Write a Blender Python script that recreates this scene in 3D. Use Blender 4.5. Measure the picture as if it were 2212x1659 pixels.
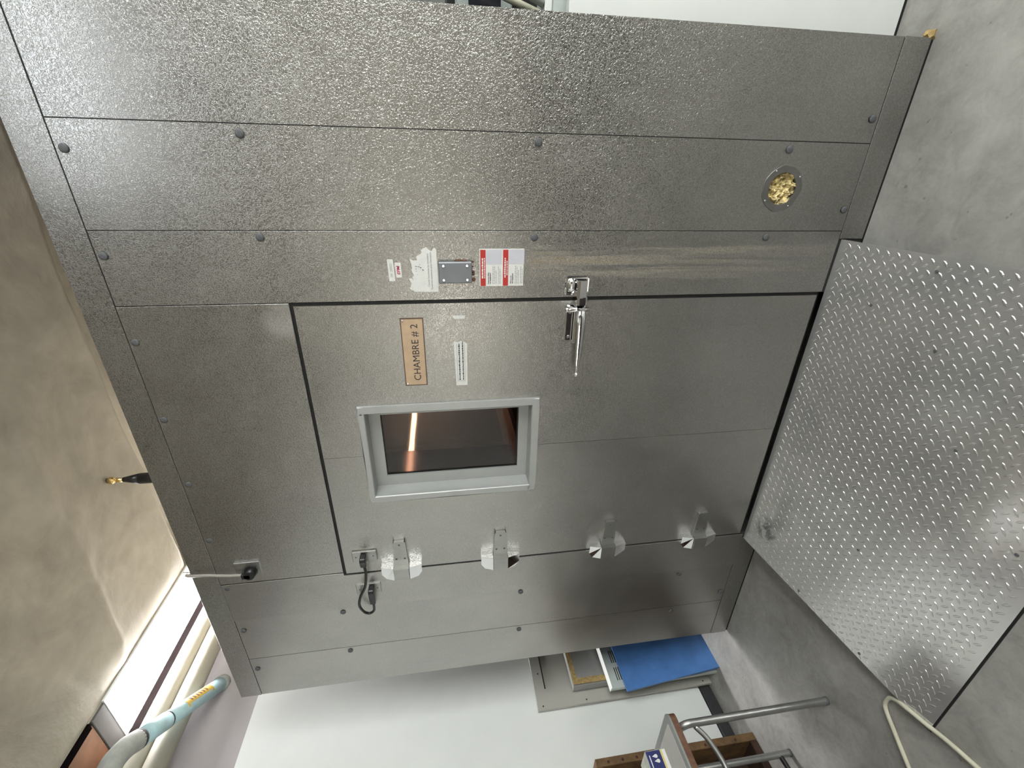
import bpy, bmesh, math, random
from mathutils import Vector, Matrix
random.seed(7)
for o in list(bpy.data.objects): bpy.data.objects.remove(o, do_unlink=True)
sc = bpy.context.scene
COL = sc.collection

# ------------------------------------------------------------------ camera, world, exposure
cam_d = bpy.data.cameras.new('camera'); cam = bpy.data.objects.new('camera', cam_d); COL.objects.link(cam)
cam_d.sensor_fit = 'HORIZONTAL'; cam_d.sensor_width = 36.0
cam_d.lens = 970.1083 / 2212 * 36.0; cam_d.clip_start = 0.02
rx = Vector((0.0199058, -0.14860521, -0.98869624)); dn = Vector((-0.89781328, -0.43778268, 0.04772456)); fw = Vector((-0.43992621, 0.88671462, -0.14213415))
M = Matrix.Identity(4)
for i in range(3):
    M[i][0] = rx[i]; M[i][1] = -dn[i]; M[i][2] = -fw[i]
M[0][3], M[1][3], M[2][3] = 2.53425734, -1.57715895, 1.61601061
cam.matrix_world = M
sc.camera = cam
sc.view_settings.view_transform = 'Standard'; sc.view_settings.look = 'None'
sc.view_settings.gamma = 1.0; sc.view_settings.use_curve_mapping = False
sc.view_settings.exposure = 0.0
w = bpy.data.worlds.new('world'); sc.world = w; w.use_nodes = True
w.node_tree.nodes['Background'].inputs[0].default_value = (0.6, 0.65, 0.7, 1)
w.node_tree.nodes['Background'].inputs[1].default_value = 0.3
cy = sc.cycles
cy.max_bounces = 6; cy.diffuse_bounces = 3; cy.glossy_bounces = 3; cy.transmission_bounces = 4; cy.transparent_max_bounces = 6
cy.use_adaptive_sampling = True; cy.adaptive_threshold = 0.08; cy.caustics_reflective = False; cy.caustics_refractive = False; cy.sample_clamp_indirect = 6.0
E_PANEL = 60.0      # long light panel in the ceiling slot, left
E_FLUO = 7.5       # ceiling fixtures above and behind the camera
E_SIDE_FILL = 15.5      # added fill light on the right wall, window-shaped and unseen
E_REAR = 4.2         # added glow on the unseen rear wall, for the metal's reflections
E_TUBE = 11.0       # warm tube inside the chamber

# ------------------------------------------------------------------ material helpers
class NT:
    def __init__(s, m): s.t = m.node_tree; s.n = s.t.nodes
    def add(s, typ, **kw):
        nd = s.n.new(typ)
        for k, v in kw.items():
            if k.startswith('i_'):
                key = k[2:]; nd.inputs[int(key) if key.isdigit() else key].default_value = v
            else: setattr(nd, k, v)
        return nd
    def link(s, a, b): s.t.links.new(a, b)
    def math(s, op, a, b=None, c=None):
        nd = s.add('ShaderNodeMath', operation=op)
        for i, v in enumerate((a, b, c)):
            if v is None: continue
            if isinstance(v, (int, float)): nd.inputs[i].default_value = v
            else: s.link(v, nd.inputs[i])
        return nd.outputs[0]
    def coord(s, scale=(1, 1, 1)):
        g = s.add('ShaderNodeNewGeometry'); mp = s.add('ShaderNodeMapping'); mp.inputs['Scale'].default_value = scale
        s.link(g.outputs['Position'], mp.inputs['Vector']); return mp.outputs[0]
    def noise(s, scale, detail=3, rough=.5, dist=0, vec=None):
        nd = s.add('ShaderNodeTexNoise'); nd.inputs['Scale'].default_value = scale; nd.inputs['Detail'].default_value = detail
        nd.inputs['Roughness'].default_value = rough; nd.inputs['Distortion'].default_value = dist
        s.link(vec if vec is not None else s.coord(), nd.inputs['Vector']); return nd.outputs[0]
    def ramp(s, fac, stops):
        nd = s.add('ShaderNodeValToRGB'); cr = nd.color_ramp
        while len(cr.elements) < len(stops): cr.elements.new(.5)
        for e, (p, c) in zip(cr.elements, stops):
            e.position = p; e.color = c if len(c) == 4 else (*c, 1)
        s.link(fac, nd.inputs[0]); return nd.outputs[0]
    def maprange(s, v, a, b, c, d):
        nd = s.add('ShaderNodeMapRange', interpolation_type='SMOOTHSTEP'); s.link(v, nd.inputs[0])
        for i, x in enumerate((a, b, c, d)): nd.inputs[1 + i].default_value = x
        return nd.outputs[0]
    def mix(s, fac, a, b):
        nd = s.add('ShaderNodeMix', data_type='RGBA')
        for sock, v in ((nd.inputs['Factor'], fac), (nd.inputs['A'], a), (nd.inputs['B'], b)):
            if isinstance(v, (int, float)): sock.default_value = v
            elif isinstance(v, tuple): sock.default_value = v if len(v) == 4 else (*v, 1)
            else: s.link(v, sock)
        return nd.outputs['Result']
    def bump(s, h, dist, strength=1.0, normal=None):
        nd = s.add('ShaderNodeBump'); nd.inputs['Strength'].default_value = strength; nd.inputs['Distance'].default_value = dist
        s.link(h, nd.inputs['Height'])
        if normal is not None: s.link(normal, nd.inputs['Normal'])
        return nd.outputs[0]

def newmat(name):
    m = bpy.data.materials.new(name); m.use_nodes = True
    return m, NT(m), m.node_tree.nodes['Principled BSDF']

def plain(name, col, rough=.5, metal=0.0, var=.12, scale=12.0, bump=0.0, bscale=60.0):
    m, t, b = newmat(name)
    n = t.noise(scale, 4, .6)
    lo = tuple(c * (1 - var) for c in col); hi = tuple(min(1, c * (1 + var)) for c in col)
    t.link(t.ramp(n, [(.3, lo), (.7, hi)]), b.inputs['Base Color'])
    b.inputs['Roughness'].default_value = rough; b.inputs['Metallic'].default_value = metal
    if bump: t.link(t.bump(t.noise(bscale, 3), bump), b.inputs['Normal'])
    return m

def emit(name, col, strength):
    m = bpy.data.materials.new(name); m.use_nodes = True
    m.node_tree.nodes.clear(); t = NT(m)
    e = t.add('ShaderNodeEmission'); e.inputs[0].default_value = (*col, 1); e.inputs[1].default_value = strength
    o = t.add('ShaderNodeOutputMaterial'); t.link(e.outputs[0], o.inputs[0])
    return m

def stucco(name, seed, stain=False, smear=False, emboss=1.0, col=(.47, .46, .44)):
    """stucco embossed sheet metal: worm-like relief, smudged polish"""
    m, t, b = newmat(name)
    pos = t.coord()
    off = t.add('ShaderNodeVectorMath', operation='ADD'); t.link(pos, off.inputs[0]); off.inputs[1].default_value = (seed * 3.1, seed, seed * 1.7)
    v = off.outputs[0]
    big = t.noise(2.2, 3, .6, .4, v)
    stv = t.add('ShaderNodeMapping'); stv.inputs['Scale'].default_value = (14, 14, .9); t.link(v, stv.inputs[0])
    streak = t.noise(1.0, 3, .6, 0, stv.outputs[0])
    smudge = t.noise(9, 4, .65, .8, v)
    c = t.ramp(big, [(.25, tuple(x * .86 for x in col)), (.75, tuple(min(1, x * 1.08) for x in col))])
    c = t.mix(t.maprange(streak, .55, .8, 0, .22), c, tuple(x * .72 for x in col))
    c = t.mix(t.maprange(smudge, .6, .78, 0, .16), c, (.72, .71, .68))
    r = t.math('ADD', t.math('MULTIPLY', big, .16), t.math('MULTIPLY', smudge, .16))
    r = t.math('ADD', r, .15)
    r = t.math('MAXIMUM', r, .29)
    if stain:
        sep = t.add('ShaderNodeSeparateXYZ'); t.link(pos, sep.inputs[0])
        X, Z = sep.outputs[0], sep.outputs[2]
        band = t.math('MULTIPLY', t.maprange(X, 2.14, 2.19, 0, 1), t.maprange(X, 2.27, 2.285, 1, 0))
        zz = t.math('MULTIPLY', t.maprange(Z, .15, .8, .35, 1), t.maprange(Z, 1.30, 1.34, 1, 0))
        sv = t.add('ShaderNodeMapping'); sv.inputs['Scale'].default_value = (55, 55, 1.3); t.link(pos, sv.inputs[0])
        sn = t.noise(1.0, 4, .6, 0, sv.outputs[0])
        mask = t.math('MULTIPLY', t.math('MULTIPLY', band, zz), t.maprange(sn, .38, .68, 0, .75))
        c = t.mix(mask, c, (.30, .23, .13))
        wv = t.add('ShaderNodeMapping'); wv.inputs['Scale'].default_value = (160, 160, 14); t.link(pos, wv.inputs[0])
        wn = t.noise(1.0, 3, .6, 0, wv.outputs[0])
        m2 = t.math('MULTIPLY', t.math('MULTIPLY', band, zz), t.maprange(wn, .66, .74, 0, .55))
        c = t.mix(m2, c, (.8, .79, .75))
        r = t.math('ADD', r, t.math('MULTIPLY', mask, .3))
        mt = t.math('SUBTRACT', 1.0, t.math('MULTIPLY', t.math('MAXIMUM', mask, m2), .8)); t.link(mt, b.inputs['Metallic'])
    else: b.inputs['Metallic'].default_value = 1.0
    t.link(r, b.inputs['Roughness'])
    if smear:      # pale wiped smear beside the door corner
        sep = t.add('ShaderNodeSeparateXYZ'); t.link(pos, sep.inputs[0])
        ex = t.math('POWER', t.math('DIVIDE', t.math('SUBTRACT', sep.outputs[0], 2.035), .075), 2.0)
        ez = t.math('POWER', t.math('DIVIDE', t.math('SUBTRACT', sep.outputs[2], 2.160), .085), 2.0)
        mk = t.math('MULTIPLY', t.maprange(t.math('ADD', ex, ez), .15, 1.0, 1, 0), t.maprange(streak, .3, .6, .25, .6))
        c = t.mix(mk, c, (.62, .61, .59)); r = t.math('ADD', r, t.math('MULTIPLY', mk, .25)); t.link(r, b.inputs['Roughness'])
    n1 = t.noise(150, 1.0, .5, .9, v)
    ridge = t.maprange(t.math('ABSOLUTE', t.math('SUBTRACT', n1, .5)), 0.0, .10, 1, 0)
    c = t.mix(t.math('MULTIPLY', ridge, .36 * emboss), t.mix(.15 * emboss, c, (0, 0, 0)), tuple(min(1, x * 1.55) for x in col))
    t.link(c, b.inputs['Base Color'])
    nb = t.bump(ridge, .0005, .55 * emboss)
    t.link(nb, b.inputs['Normal'])
    return m

MAT = {}
MAT['trim'] = stucco('trim_metal', 11)
MAT['body'] = plain('body_metal', (.42, .42, .41), .4, 1.0)
MAT['gap'] = plain('seam_dark', (.03, .03, .03), .8)
MAT['rubber'] = plain('black_rubber', (.008, .008, .008), .55)
MAT['cap'] = plain('grey_cap_plastic', (.10, .105, .11), .7)
MAT['chrome'] = plain('chrome', (.86, .86, .87), .07, 1.0, .03)
MAT['satin'] = plain('satin_steel', (.42, .42, .40), .33, 1.0, .1)
MAT['alu'] = plain('painted_aluminium', (.46, .47, .46), .38, .35, .04)
MAT['black'] = plain('black_plastic', (.012, .012, .013), .35)
MAT['greybox'] = plain('grey_enamel', (.20, .21, .23), .4, .2, .06)
MAT['paper'] = plain('white_paper', (.78, .78, .75), .6, 0, .05, 40)
MAT['red'] = plain('red_print', (.52, .035, .03), .45, 0, .05)
MAT['ink'] = plain('dark_print', (.03, .03, .035), .6)
MAT['greyink'] = plain('grey_print', (.28, .29, .30), .6)
MAT['lilac'] = plain('pale_lilac_print', (.62, .62, .68), .5, 0, .03)
MAT['crimson'] = plain('crimson_print', (.45, .01, .09), .5)
MAT['tan'] = plain('tan_engraved_plastic', (.56, .40, .26), .4, 0, .08, 30)
MAT['tanedge'] = plain('brown_edge', (.12, .075, .05), .5)
MAT['white_pl'] = plain('white_panel', (.80, .82, .80), .55, 0, .03, 3)
MAT['cream'] = plain('cream_cable', (.62, .60, .47), .5)
MAT['cablegrey'] = plain('grey_cable', (.32, .30, .27), .5)
MAT['bluepipe'] = plain('pale_blue_paint', (.42, .62, .68), .45, 0, .1, 25)
MAT['greypipe'] = plain('grey_pipe_wrap', (.36, .38, .36), .7, 0, .12, 30)
MAT['teal'] = plain('dull_teal_paint', (.22, .32, .34), .6, 0, .1, 20)
MAT['yellow'] = plain('yellow_tape', (.62, .40, .05), .5)
MAT['beigepipe'] = plain('beige_pipe_lagging', (.36, .335, .275), .6, 0, .05, 6, .002, 30)
MAT['bluesheet'] = plain('blue_plastic', (.075, .19, .46), .4, 0, .2, 6)
MAT['beigeboard'] = plain('beige_grey_board', (.42, .41, .37), .6, 0, .04, 4)
MAT['wood'] = plain('brown_wood', (.15, .085, .035), .7, 0, .4, 18, .002, 40)
MAT['darkwood'] = plain('dark_wood', (.045, .022, .013), .8, 0, .4, 14)
MAT['brownslot'] = plain('brown_slot_wood', (.20, .085, .04), .6, 0, .25, 8)
MAT['foam'] = plain('yellow_foam', (.72, .58, .30), .9, 0, .45, 45, .004, 90)
MAT['greyslab'] = plain('grey_slab', (.30, .30, .29), .6, 0, .06, 10)
MAT['tube'] = plain('grey_tube', (.36, .36, .35), .35, .8, .12, 20)
MAT['laminate'] = plain('grey_laminate', (.52, .51, .48), .5, 0, .05, 10)
MAT['laminate_edge'] = plain('grey_laminate_edge', (.27, .28, .27), .5, 0, .08, 10)
MAT['rustedge'] = plain('rusty_edge', (.15, .075, .045), .7, 0, .3, 40)
MAT['navy'] = plain('navy_print', (.025, .03, .14), .45)
MAT['boxgrey'] = plain('box_grey_print', (.45, .46, .40), .5, 0, .3, 30)
MAT['paleyellow'] = plain('pale_yellow_print', (.72, .62, .25), .5)
MAT['screen'] = plain('dark_screen', (.03, .03, .04), .15)
MAT['device'] = plain('grey_device', (.50, .55, .53), .5, 0, .05)
MAT['greywall'] = plain('grey_painted_wall', (.40, .37, .38), .7, 0, .05, 4)
MAT['roomwall'] = plain('beige_room_wall', (.30, .275, .24), .8, 0, .08, 2)
MAT['frontwall'] = plain('cream_room_wall', (.78, .74, .66), .8, 0, .05, 2)
MAT['roofbounce'] = plain('pale_bounce_roof', (.52, .48, .38), .8, 0, .1, 5)
MAT['benchdark'] = plain('dark_brown_laminate', (.05, .045, .042), .5)
MAT['pier'] = plain('dark_grey_pier', (.09, .085, .085), .95, 0, .1, 6)
MAT['portring'] = plain('dull_port_ring', (.26, .25, .24), .5, .9, .1, 20)
MAT['tuft'] = plain('brown_foam', (.38, .27, .11), .9, 0, .35, 60, .004, 90)
MAT['baseboard'] = plain('dark_rubber_base', (.03, .03, .032), .6)
MAT['pinkshelf'] = plain('pinkish_shelf', (.42, .26, .21), .5, 0, .1, 8)
MAT['sidefill'] = emit('side_fill_pane', (.97, 1.0, .97), E_SIDE_FILL)
MAT['gapshade'] = plain('matt_black_gap_shade', (.006, .0045, .0045), 1.0); MAT['gapshade'].node_tree.nodes['Principled BSDF'].inputs['Specular IOR Level'].default_value = 0.0
MAT['rearlight'] = emit('rear_glow', (1.0, .95, .85), E_REAR)
MAT['glow'] = emit('light_panel', (1.0, .99, 1.0), E_PANEL)
MAT['fluo'] = emit('fluorescent', (.86, .93, 1.0), E_FLUO)
MAT['tubeglow'] = emit('warm_tube', (1.0, .72, .46), E_TUBE)

def brass_mat():
    return plain('brass', (.75, .55, .25), .25, 1.0)
MAT['brass'] = brass_mat()

def concrete():
    m, t, b = newmat('concrete_floor')
    a = t.noise(2.3, 8, .62, .6); c = t.noise(11, 6, .65, 1.0); f = t.noise(70, 4, .6)
    mix = t.math('ADD', t.math('MULTIPLY', a, .55), t.math('ADD', t.math('MULTIPLY', c, .33), t.math('MULTIPLY', f, .12)))
    col = t.ramp(mix, [(.34, (.21, .2, .182)), (.5, (.345, .336, .312)), (.66, (.48, .47, .44))])
    spot = t.maprange(t.noise(27, 2, .5), .70, .76, 0, .5)
    col = t.mix(spot, col, (.12, .11, .10))
    t.link(col, b.inputs['Base Color'])
    t.link(t.math('ADD', t.math('MULTIPLY', c, .25), .38), b.inputs['Roughness'])
    t.link(t.bump(c, .004, .4), b.inputs['Normal'])
    return m
MAT['concrete'] = concrete()

def ceilmat():
    m, t, b = newmat('plastered_ceiling')
    a = t.noise(1.6, 6, .6, .8); c = t.noise(6, 5, .6, .5)
    col = t.ramp(t.math('ADD', t.math('MULTIPLY', a, .65), t.math('MULTIPLY', c, .35)), [(.35, (.21, .185, .157)), (.65, (.35, .317, .267))])
    v = t.add('ShaderNodeTexVoronoi', feature='DISTANCE_TO_EDGE'); v.inputs['Scale'].default_value = 1.1
    dv = t.add('ShaderNodeMix', data_type='VECTOR'); dv.inputs['Factor'].default_value = .12
    nz = t.add('ShaderNodeTexNoise'); nz.inputs['Scale'].default_value = 3; t.link(t.coord(), nz.inputs['Vector'])
    t.link(t.coord(), dv.inputs['A']); t.link(nz.outputs['Color'], dv.inputs['B']); t.link(dv.outputs['Result'], v.inputs['Vector'])
    crack = t.maprange(v.outputs[0], 0.0, .012, .07, 0)
    col = t.mix(crack, col, (.20, .17, .13))
    t.link(col, b.inputs['Base Color']); b.inputs['Roughness'].default_value = .75
    t.link(t.bump(t.math('ADD', a, t.math('MULTIPLY', c, .3)), .03, .6), b.inputs['Normal'])
    return m
MAT['ceiling'] = ceilmat()

def treadmat():
    m, t, b = newmat('tread_plate_metal')
    a = t.noise(3.2, 6, .65, .5); c = t.noise(22, 5, .7, .8)
    col = t.ramp(a, [(.3, (.56, .56, .56)), (.7, (.70, .69, .67))])
    dirt = t.maprange(c, .64, .85, 0, .3)
    col = t.mix(dirt, col, (.30, .28, .25))
    sp = t.add('ShaderNodeSeparateXYZ'); t.link(t.coord(), sp.inputs[0])
    ex = t.math('POWER', t.math('DIVIDE', t.math('SUBTRACT', sp.outputs[0], .93), .085), 2.0); ey = t.math('POWER', t.math('DIVIDE', t.math('ADD', sp.outputs[1], .11), .075), 2.0)
    spot = t.math('MULTIPLY', t.maprange(t.math('ADD', ex, ey), .1, 1.0, 1, 0), t.maprange(c, .42, .62, 0, .8))
    col = t.mix(spot, col, (.10, .10, .105))
    t.link(col, b.inputs['Base Color']); b.inputs['Metallic'].default_value = .65
    t.link(t.math('ADD', t.math('MULTIPLY', a, .12), t.math('ADD', t.math('MULTIPLY', dirt, .4), .12)), b.inputs['Roughness'])
    t.link(t.bump(c, .0012, .3), b.inputs['Normal'])
    return m
MAT['tread'] = treadmat()

def liningmat():
    m, t, b = newmat('chamber_lining_metal')
    sv = t.coord((3, .6, 8)); n = t.noise(1.0, 3, .5, 0, sv)
    b.inputs['Base Color'].default_value = (.55, .50, .46, 1); b.inputs['Metallic'].default_value = .72
    b.inputs['Roughness'].default_value = .09
    t.link(t.bump(n, .0025, .3), b.inputs['Normal'])
    return m
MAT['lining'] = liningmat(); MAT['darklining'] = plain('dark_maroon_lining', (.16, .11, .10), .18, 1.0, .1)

def glassmat():
    m = bpy.data.materials.new('window_glass'); m.use_nodes = True; m.node_tree.nodes.clear(); t = NT(m)
    tr = t.add('ShaderNodeBsdfTransparent'); tr.inputs[0].default_value = (.80, .76, .76, 1)
    gl = t.add('ShaderNodeBsdfGlossy'); gl.inputs['Roughness'].default_value = .03
    fr = t.add('ShaderNodeFresnel'); fr.inputs[0].default_value = 1.45
    mx = t.add('ShaderNodeMixShader'); t.link(fr.outputs[0], mx.inputs[0]); t.link(tr.outputs[0], mx.inputs[1]); t.link(gl.outputs[0], mx.inputs[2])
    o = t.add('ShaderNodeOutputMaterial'); t.link(mx.outputs[0], o.inputs[0]); return m
MAT['glass'] = glassmat()

# ------------------------------------------------------------------ mesh helpers
def mesh_obj(name, bm, mats, parent=None, smooth=False):
    me = bpy.data.meshes.new(name); bmesh.ops.recalc_face_normals(bm, faces=bm.faces)
    if smooth:
        for f in bm.faces: f.smooth = True
    bm.to_mesh(me); bm.free()
    for m in (mats if isinstance(mats, (list, tuple)) else [mats]): me.materials.append(MAT[m] if isinstance(m, str) else m)
    o = bpy.data.objects.new(name, me); COL.objects.link(o)
    if parent is not None:
        o.parent = parent
        o.matrix_parent_inverse = parent.matrix_world.inverted() if False else Matrix.Translation(-world_loc(parent))
    return o
def world_loc(o):
    v = Vector((0, 0, 0))
    while o is not None:
        v += o.location + (o.matrix_parent_inverse.translation if o.parent else Vector((0, 0, 0))); o = o.parent
    return v
def box(bm, x0, x1, y0, y1, z0, z1, mi=0, bev=0.0):
    vs = [bm.verts.new((x, y, z)) for x in (x0, x1) for y in (y0, y1) for z in (z0, z1)]
    idx = [(0, 1, 3, 2), (4, 6, 7, 5), (0, 4, 5, 1), (2, 3, 7, 6), (0, 2, 6, 4), (1, 5, 7, 3)]
    fs = [bm.faces.new([vs[i] for i in f]) for f in idx]
    for f in fs: f.material_index = mi
    if bev > 0:
        es = list({e for f in fs for e in f.edges})
        r = bmesh.ops.bevel(bm, geom=es, offset=bev, segments=1, affect='EDGES', profile=.5)
        for f in r['faces']: f.material_index = mi
    return fs
def grid_plate(bm, xs, zs, y0, y1, skip=()):
    """plate with rectangular holes made of grid cells; only outer skin faces are kept"""
    nx, nz = len(xs) - 1, len(zs) - 1
    solid = {(i, k) for i in range(nx) for k in range(nz) if (i, k) not in skip}
    cache = {}
    def V(i, y, k):
        key = (i, y, k)
        if key not in cache: cache[key] = bm.verts.new((xs[i], y, zs[k]))
        return cache[key]
    for (i, k) in solid:
        for y in (y0, y1): bm.faces.new([V(i, y, k), V(i + 1, y, k), V(i + 1, y, k + 1), V(i, y, k + 1)])
        if (i - 1, k) not in solid: bm.faces.new([V(i, y0, k), V(i, y1, k), V(i, y1, k + 1), V(i, y0, k + 1)])
        if (i + 1, k) not in solid: bm.faces.new([V(i + 1, y0, k), V(i + 1, y1, k), V(i + 1, y1, k + 1), V(i + 1, y0, k + 1)])
        if (i, k - 1) not in solid: bm.faces.new([V(i, y0, k), V(i, y1, k), V(i + 1, y1, k), V(i + 1, y0, k)])
        if (i, k + 1) not in solid: bm.faces.new([V(i, y0, k + 1), V(i, y1, k + 1), V(i + 1, y1, k + 1), V(i + 1, y0, k + 1)])
def cyl(bm, a, b, r, r2=None, seg=16, mi=0, cap=True):
    a, b = Vector(a), Vector(b); r2 = r if r2 is None else r2
    d = (b - a).normalized(); u = d.orthogonal().normalized(); v = d.cross(u)
    A = [bm.verts.new(a + (u * math.cos(t) + v * math.sin(t)) * r) for t in [2 * math.pi * i / seg for i in range(seg)]]
    B = [bm.verts.new(b + (u * math.cos(t) + v * math.sin(t)) * r2) for t in [2 * math.pi * i / seg for i in range(seg)]]
    fs = [bm.faces.new([A[i], A[(i + 1) % seg], B[(i + 1) % seg], B[i]]) for i in range(seg)]
    if cap: fs += [bm.faces.new(A[::-1]), bm.faces.new(B)]
    for f in fs: f.material_index = mi; f.smooth = True
    if cap:
        for f in fs[-2:]: f.smooth = False
def spline(pts, n=8):
    pts = [Vector(p) for p in pts]; P = [pts[0] * 2 - pts[1]] + pts + [pts[-1] * 2 - pts[-2]]; out = []
    for i in range(1, len(P) - 2):
        for k in range(n):
            t = k / n; a, b, c, d = P[i - 1], P[i], P[i + 1], P[i + 2]
            out.append(.5 * ((2 * b) + (c - a) * t + (2 * a - 5 * b + 4 * c - d) * t * t + (3 * b - a - 3 * c + d) * t ** 3))
    out.append(pts[-1]); return out
def tube(bm, pts, r, seg=12, mi=0, n=8, smooth=True):
    path = spline(pts, n) if n else [Vector(p) for p in pts]
    rr = r if callable(r) else (lambda t: r)
    u = None; rings = []
    for i, p in enumerate(path):
        d = (path[min(i + 1, len(path) - 1)] - path[max(i - 1, 0)]).normalized()
        u = d.orthogonal().normalized() if u is None else (u - d * u.dot(d)).normalized()
        v = d.cross(u); R_ = rr(i / max(1, len(path) - 1))
        rings.append([bm.verts.new(p + (u * math.cos(2 * math.pi * k / seg) + v * math.sin(2 * math.pi * k / seg)) * R_) for k in range(seg)])
    for A, B in zip(rings, rings[1:]):
        for k in range(seg):
            f = bm.faces.new([A[k], A[(k + 1) % seg], B[(k + 1) % seg], B[k]]); f.smooth = smooth; f.material_index = mi
    for ring in (rings[0][::-1], rings[-1]):
        f = bm.faces.new(ring); f.material_index = mi
def prism(bm, poly, axis, a, b, mi=0):
    """extrude a 2D polygon along axis ('x','y','z') between a and b"""
    def P(p, t): return {'x': (t, p[0], p[1]), 'y': (p[0], t, p[1]), 'z': (p[0], p[1], t)}[axis]
    A = [bm.verts.new(P(p, a)) for p in poly]; B = [bm.verts.new(P(p, b)) for p in poly]; n = len(poly)
    fs = [bm.faces.new([A[i], A[(i + 1) % n], B[(i + 1) % n], B[i]]) for i in range(n)] + [bm.faces.new(A[::-1]), bm.faces.new(B)]
    for f in fs: f.material_index = mi
    return fs
def bmn(): return bmesh.new()
def tag(o, label=None, cat=None, group=None, kind=None):
    if label: o['label'] = label
    if cat: o['category'] = cat
    if group: o['group'] = group
    if kind: o['kind'] = kind
    return o
def thing(name, loc, label, cat, group=None):
    o = bpy.data.objects.new(name, None); o.empty_display_size = .05; COL.objects.link(o); o.location = loc
    return tag(o, label, cat, group)
def bx(name, mat, parent, *a, **k):
    bm = bmn(); box(bm, *a, **k); return mesh_obj(name, bm, mat, parent)
def struct(name, bm, mat): return tag(mesh_obj(name, bm, mat), kind='structure')
def text_obj(name, body, x, y, z, size, mat, parent, width=None, rot=0.0, shear=0.0, bold=0.0, align='LEFT'):
    cu = bpy.data.curves.new(name, 'FONT'); cu.body = body; cu.size = size; cu.shear = shear; cu.offset = bold; cu.extrude = .00015; cu.align_x = align
    cu.resolution_u = 3
    tmp = bpy.data.objects.new('tmp_text', cu); COL.objects.link(tmp)
    dg = bpy.context.evaluated_depsgraph_get(); me = bpy.data.meshes.new_from_object(tmp.evaluated_get(dg)); bpy.data.objects.remove(tmp)
    xs = [v.co.x for v in me.vertices]; wd = max(xs) - min(xs); sx = (width / wd) if width else 1.0; x0 = min(xs)
    for v in me.vertices:
        a, b = (v.co.x - (x0 if align == 'LEFT' else 0)) * sx, v.co.y
        ca, sa = math.cos(rot), math.sin(rot)
        v.co = Vector((x + a * ca - b * sa, y - v.co.z, z + a * sa + b * ca))
    me.materials.clear(); me.materials.append(MAT[mat])
    o = bpy.data.objects.new(name, me); COL.objects.link(o)
    if parent is not None: o.parent = parent; o.matrix_parent_inverse = Matrix.Translation(-world_loc(parent))
    return o

# ------------------------------------------------------------------ the room
CZ = 3.60; XW = -0.545
bm = bmn(); box(bm, -1.2, 6.2, -6.0, 5.0, -.12, 0); struct('floor', bm, 'concrete')
# ceiling slab with soft plaster folds
bm = bmn(); V = {}
def seg_d(x, y, ax, ay, bx_, by_):
    dx, dy = bx_ - ax, by_ - ay; t_ = max(0, min(1, ((x - ax) * dx + (y - ay) * dy) / (dx * dx + dy * dy)))
    return math.hypot(x - ax - t_ * dx, y - ay - t_ * dy)
def ceil_h(x, y):
    d = .012 * math.sin(1.9 * x + 2.3 * math.sin(.9 * y)) + .008 * math.sin(2.7 * y + 1.4 * x) + .006 * math.sin(7 * x + 5 * y + 2 * math.sin(4 * y))
    k = seg_d(x, y, 1.25, .475, -.17, .407); d += .020 * math.exp(-(k / .035) ** 2) + .016 * math.exp(-(k / .13) ** 2)
    k = seg_d(x, y, .69, .45, 1.3, -.18); d -= .016 * math.exp(-(k / .03) ** 2) - .012 * math.exp(-((k - .06) / .05) ** 2)
    k = seg_d(x, y, .79, .69, 1.15, .60); d -= .010 * math.exp(-(k / .03) ** 2)
    k = seg_d(x, y, .35, .10, -.1, .20); d -= .006 * math.exp(-(k / .03) ** 2)
    d *= max(0.0, min(1.0, (x + .20) / .18))
    st = max(0.0, min(1.0, (y - 1.13) / .05)); return d - .14 * st * st * (3 - 2 * st)
ys = [-5.9 + .35 * q for q in range(15)] + [-.65 + .022 * q for q in range(93)] + [1.5 + .34 * q for q in range(11)]
nx, ny = 84, len(ys) - 1
for i in range(nx + 1):
    for j in range(ny + 1):
        x = -.195 + 6.3 * (i / nx) ** 1.5; V[i, j] = bm.verts.new((x, ys[j], CZ - ceil_h(x, ys[j])))
for i in range(nx):
    for j in range(ny): bm.faces.new([V[i, j], V[i + 1, j], V[i + 1, j + 1], V[i, j + 1]]).smooth = True
box(bm, -.195, 6.15, -5.9, 4.9, CZ + .18, CZ + .24)
box(bm, -.20, -.185, -5.9, 4.9, CZ - .002, CZ + .20)
struct('ceiling', bm, 'ceiling')
bm = bmn(); box(bm, XW - .10, XW, -5.9, 4.9, .075, 2.905); struct('wall_left', bm, 'white_pl')
bm = bmn(); box(bm, XW - .12, XW - .006, -5.9, 4.9, 2.905, CZ - .02); struct('wall_left_upper', bm, 'greywall')
bm = bmn(); box(bm, XW - .10, XW + .014, -5.9, 4.9, 0, .07, bev=.004); struct('baseboard_left', bm, 'baseboard')
bm = bmn(); box(bm, XW - .3, 6.2, 4.9, 5.0, 0, CZ + .2); struct('wall_back', bm, 'white_pl')
bm = bmn(); box(bm, 6.1, 6.2, -6, 4.9, 0, CZ + .2); struct('wall_right', bm, 'roomwall')
t = bpy.data.objects.new('side_fill_panel', None); COL.objects.link(t); t.location = (6.09, -1.98, .95); tag(t, kind='structure')  # added window shape, unseen: its glowing panes fill the room from the right
bm = bmn(); WY = (-3.4, -2.45, -1.5, -.55)
for y in WY: box(bm, 6.04, 6.10, y - .03, y + .03, .97, 3.13)
box(bm, 6.04, 6.10, WY[0] - .03, WY[-1] + .03, .92, .97); box(bm, 6.04, 6.10, WY[0] - .03, WY[-1] + .03, 3.13, 3.18); mesh_obj('window_frame', bm, 'white_pl', t)
for y in WY[:3]: bx('pane', 'sidefill', t, 6.075, 6.085, y + .0325, y + .9175, .97, 3.13)
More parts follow.
